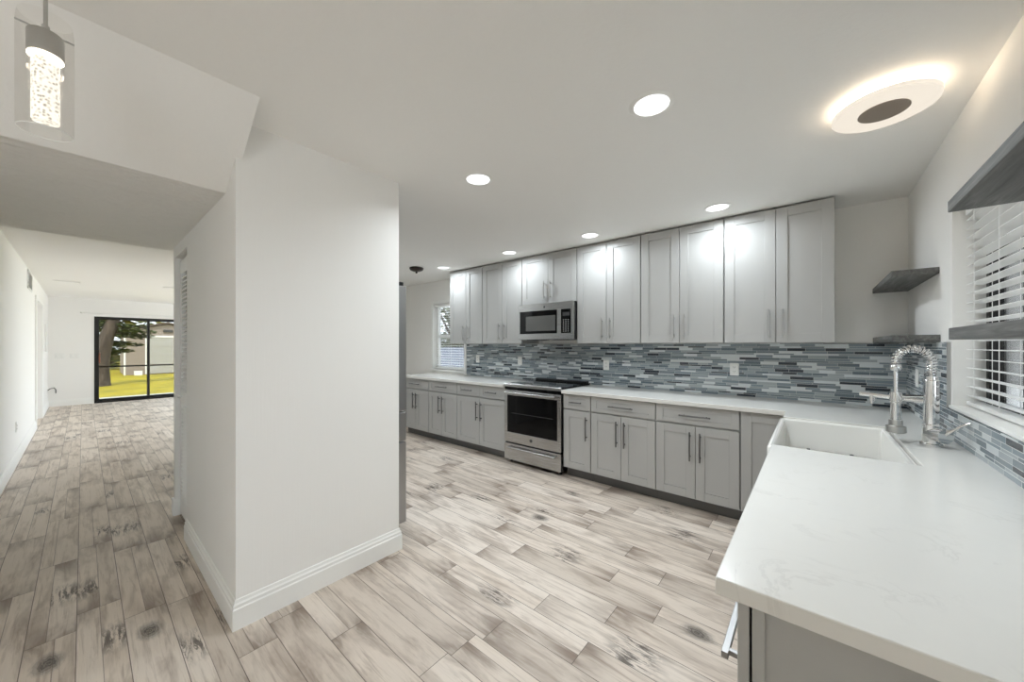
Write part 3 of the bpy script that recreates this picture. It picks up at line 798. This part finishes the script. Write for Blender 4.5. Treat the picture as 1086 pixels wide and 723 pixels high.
for y in (-1.10, 1.10): MB().lathe([(.0001, -.025), (.02, -.015), (.024, 0), (.02, .015), (.0001, .025)], 12, (.06, y, 0), Matrix.Rotation(PI/2, 4, 'X')).build('finial', 'white', t, smooth=True)

# ------------------------------------------------------------------ lamps
def can(label, x, y, watts):
    t = thing('recessed_light', label, 'ceiling light', (x, y, ZC), 0, 'recessed ceiling lights')
    MB().lathe([(.074, -.0005), (.076, -.006), (.092, -.004), (.096, -.0005)], 40).build('trim_ring', 'trim', t, smooth=True)
    MB().lathe([(.0001, -.004), (.075, -.004)], 40).build('lens', 'can', t)
    l = bpy.data.lights.new('recessed_beam', 'AREA'); l.shape = 'DISK'; l.size = .14; l.spread = math.radians(150 if y < 2.5 else 168)
    l.energy = watts; l.color = (.87, .945, 1.0)
    lo = bpy.data.objects.new('recessed_beam', l); C.objects.link(lo); lo.parent = t; lo.location = (0, 0, -.007)
    return t
can('round recessed light nearest the flush ring lamp, over the open floor', -.563, 1.655, CAN*1.45)
can('round recessed light near the pillar, over the open floor', -1.686, 1.665, CAN*.70)
can('round recessed light in front of the cabinet pair second from the right end', -.585, 3.222, CAN_WALL*1.2)
can('round recessed light in front of the cabinet right of the microwave', -1.70, 3.228, CAN_WALL)
can('round recessed light in front of the cabinet left of the microwave', -2.74, 3.22, CAN_WALL)
can('added unseen recessed light in front of the refrigerator, hidden by the pillar', -2.74, 1.63, CAN*.9)  # extra lamp out of view, added to brighten the kitchen
can('added unseen recessed light at the far kitchen end, hidden by the pillar', -3.98, 1.95, CAN*.9)  # second unseen lamp added for more kitchen light
can('round recessed light beyond the far left upper cabinet', -3.98, 3.25, CAN_WALL)

t = thing('ring_ceiling_light', 'flush round glowing LED ring lamp with taupe centre, over the peninsula', 'ceiling light', (.236, 2.27, ZC))
MB().lathe([(.0001, -.0005), (.12, -.0005), (.12, -.034), (.0001, -.034)], 40).build('base', 'white', t, smooth=True)
MB().lathe([(.122, -.010), (.140, -.010), (.140, -.036), (.122, -.036)], 48).build('led_strip', 'warm_top', t)
MB().lathe([(.0001, -.036), (.168, -.036), (.172, -.040), (.172, -.054), (.168, -.058), (.083, -.058)], 64).build('diffuser', 'warm_ring', t, smooth=True)
MB().lathe([(.083, -.058), (.083, -.061), (.080, -.062), (.0001, -.062)], 48).build('centre_cap', 'taupe', t, smooth=True)

t = thing('dome_ceiling_light', 'small dark bronze round ceiling fixture above the far kitchen floor', 'ceiling light', (-4.29, 3.02, ZC))
MB().lathe([(.0001, -.0005), (.095, -.0005), (.098, -.012), (.085, -.035), (.05, -.05), (.02, -.055), (.0001, -.055)], 32).build('canopy', 'bronze', t, smooth=True)
MB().lathe([(.0001, -.055), (.012, -.055), (.016, -.066), (.010, -.078), (.0001, -.08)], 16).build('finial', 'bronze', t, smooth=True)

# pendant with bubble crystal in a clear glass cylinder
t = thing('pendant_light', 'lit bubble-crystal pendant in a clear glass cylinder hanging near the hall', 'pendant light', (-1.716, -.070, 1.99))
MB().cyl((0, 0, .30), (0, 0, ZC-1.99-.0005), .0045, 10).build('stem', 'nickel', t)
m = MB(); m.lathe([(.0001, .288), (.033, .286), (.035, .282), (.035, .222), (.031, .219), (.0001, .219)], 36); m.build('cap', 'nickel', t, smooth=True)
m = MB(); m.lathe([(.0001, .312), (.008, .310), (.008, .288)], 12)
m.tube([(.010, -.053, .292), (-.010, .053, .292)], .0028, 8)
m.build('cross_bar', 'nickel', t, smooth=True)
MB().lathe([(.050, .330), (.0535, .300), (.0535, .003), (.0525, .0)], 48).build('glass_shade', 'shade', t, smooth=True)
MB().lathe([(.0001, .218), (.026, .218), (.027, .216), (.027, .032), (.026, .03), (.0001, .03)], 36).build('crystal', 'crystal', t, smooth=True)
MB().lathe([(.0518, -.0005), (.0538, -.0005), (.0538, .002), (.0518, .002), (.0518, -.0005)], 48).build('rim_glint', 'trim', t)  # white ring stands in for light caught on the glass edge
MB().lathe([(.0275, .2185), (.034, .2185), (.034, .2145), (.0275, .2145)], 36).build('led_ring', emis('pendant_led', (1, .86, .66, 1), 3.0), t)

# ------------------------------------------------------------------ outdoors
ZG = -.12
struct(MB().box(-80, -14.6, -30, 45, ZG-.3, ZG).build('lawn', 'lawn'), 'sunny yellow-green lawn beyond the sliding door', 'lawn')
struct(MB().box(-14.6, 14, -30, 45, ZG-.3, ZG-.004).build('ground_yard', 'concrete'), 'unseen pale concrete yard around the house, added to bounce neutral daylight', 'ground')  # unseen ground, pale to reflect neutral light indoors
struct(MB().box(-14.6, XS-.12, -1.5, 4, ZG, -.03).build('ground_patio', 'concrete'), 'concrete patio edge outside the sliding door', 'patio')

t = thing('shed', 'pale pink sided garden shed with white door across the lawn', 'shed', (-26, 2.87, ZG))
MB().prism([(-1.56, 0), (1.56, 0), (1.56, 2.2), (0, 2.58), (-1.56, 2.2)], -3.2, 0, 'x').build('walls', 'siding', t)
m = MB(); m.prism([(-1.75, 2.19), (0, 2.63), (1.75, 2.19), (1.75, 2.25), (0, 2.70), (-1.75, 2.25)], -3.3, .12, 'x'); m.build('roof', 'roof', t)
d = MB().box(0, .04, -.74, .74, .05, 1.9).build('door', 'door_white', t)
m = MB()
for z in (.5, .95, 1.4): m.box(.04, .046, -.74, .74, z, z+.015)
m.build('door_panels', 'siding', d)
m = MB(); m.box(0, .06, -.84, -.74, .02, 1.98); m.box(0, .06, .74, .84, .02, 1.98); m.box(0, .06, -.74, .74, 1.9, 1.98); m.build('door_trim', 'white', t)
MB().box(0, .05, -.18, .18, 2.16, 2.30).build('gable_vent', 'slot', t)
m = MB(); m.box(-.02, .03, -1.58, -1.52, 0, 2.2); m.box(-.02, .03, 1.52, 1.58, 0, 2.2); m.build('corner_trim', 'white', t)
t = thing('utility_box', 'small white box on the grass at the left foot of the shed', 'box', (-25.5, 1.75, ZG))
MB().box(-.1, .1, -.14, .14, 0, .19).build('box_body', 'white', t, .02); MB().box(-.11, .11, -.15, .15, .19, .22).build('lid', 'white', t, .02)

def leaves(mb, centers, n, size, flat=1.0):
    for _ in range(n):
        c, r = random.choice(centers); c = Vector(c)
        while True:
            v = Vector((random.uniform(-1, 1), random.uniform(-1, 1), random.uniform(-1, 1)))
            if v.length <= 1: break
        p = c+Vector((v.x*r, v.y*r, v.z*r*flat))
        q = Matrix.Rotation(random.uniform(0, 6.3), 3, 'Z') @ Matrix.Rotation(random.uniform(-1.2, 1.2), 3, 'X')
        s = size*random.uniform(.6, 1.3)
        vs = [mb.bm.verts.new(p+q @ Vector(k)*s) for k in ((-1, 0, 0), (0, -.38, .1), (1, 0, 0), (0, .38, .1))]
        mb.bm.faces.new(vs)
    return mb
# leaning tree left in the slider view
t = thing('leaning_tree', 'thick leaning tree trunk with green needles left in the sliding door view', 'tree', (-20, .40, ZG))
m = MB().tube([(0, -.06, -.05), (0, .0, .12), (0, .02, .6), (0, .07, 1.2), (0, .17, 1.8), (0, .34, 2.5), (0, .5, 3.4), (0, .55, 4.6)], [.40, .27, .22, .20, .19, .17, .14, .08], 14)
m.build('trunk', 'bark', t, smooth=True)
m = MB(); cs = []
for k in range(40):
    a = random.choice((random.uniform(1.75, 4.4), random.uniform(4.6, 5.0), random.uniform(1.3, 1.7))); z = random.uniform(1.0, 4.2); L = random.uniform(.6, 1.5)
    y0 = .07+.12*max(0, z-1.2); d_ = Vector((math.cos(a), math.sin(a), -.10))
    p0 = Vector((0, y0, z)); p1 = p0+d_*L
    m.tube([p0, p0+d_*L*.5+Vector((0, 0, .06)), p1], [.03, .02, .008], 6)
    for f_ in (.35, .55, .75, .95): cs.append((tuple(p0+d_*L*f_), .17))
m.build('branches', 'bark', t)
leaves(MB(), cs, 5200, .085, .55).build('foliage', 'leafA', t)
def bush(name, label, loc, cs, n, size, mat, group=None):
    t = thing(name, label, 'tree' if 'tree' in name else 'shrub', loc, 0, group)
    m = MB()
    for c, r in cs: m.tube([(0, 0, 0), (c[0]*.5, c[1]*.5, c[2]*.55), c], [.10, .07, .03], 6)
    m.build('stems', 'bark', t)
    leaves(MB(), cs, n, size).build('foliage', mat, t)
    return t
GT = 'trees beyond the shed'
for k, (x, y, h, lb) in enumerate(((-31, -7.6, 4.5, 'sunlit yellow-green tree far behind the leaning trunk'), (-34, .9, 4.5, 'sunlit yellow-green tree behind the left side of the shed'), (-40, 8.6, 4.2, 'sunlit yellow-green tree behind the right side of the shed'))):
    cs = [((random.uniform(-1.6, 1.6), random.uniform(-2.2, 2.2), 1.5*h*random.uniform(.15, 1)), 1.4) for _ in range(16)]
    bush('background_tree', lb, (x, y, ZG), cs, 3200, .30, 'leafB', GT)
# outside the back window
cs = [((random.uniform(-2.0, 2.0), random.uniform(-.7, .7), random.uniform(.5, 3.4)), .75) for _ in range(26)]
bush('garden_shrub', 'bright green shrub seen through the small back window', (-10.2, 9.6, ZG), cs, 3600, .13, 'leafC')
t = thing('garden_fence', 'pale bluish fence outside the small back window', 'fence', (-9.2, 7.6, ZG))
for k in range(16): MB().box(-2.4+k*.3, -2.4+k*.3+.285, -.012, .012, .05, 1.42).build('picket', 'fence', t)
MB().box(-2.4, 2.4, .012, .05, .3, .38).build('rail', 'fence', t); MB().box(-2.4, 2.4, .012, .05, 1.1, 1.18).build('rail', 'fence', t)
# outside the sink window
o = struct(MB().box(5.5, 5.65, -1, 24, ZG, 5.4).build('wall_neighbour', 'stucco'), 'grey neighbouring wall outside the sink window', 'wall')
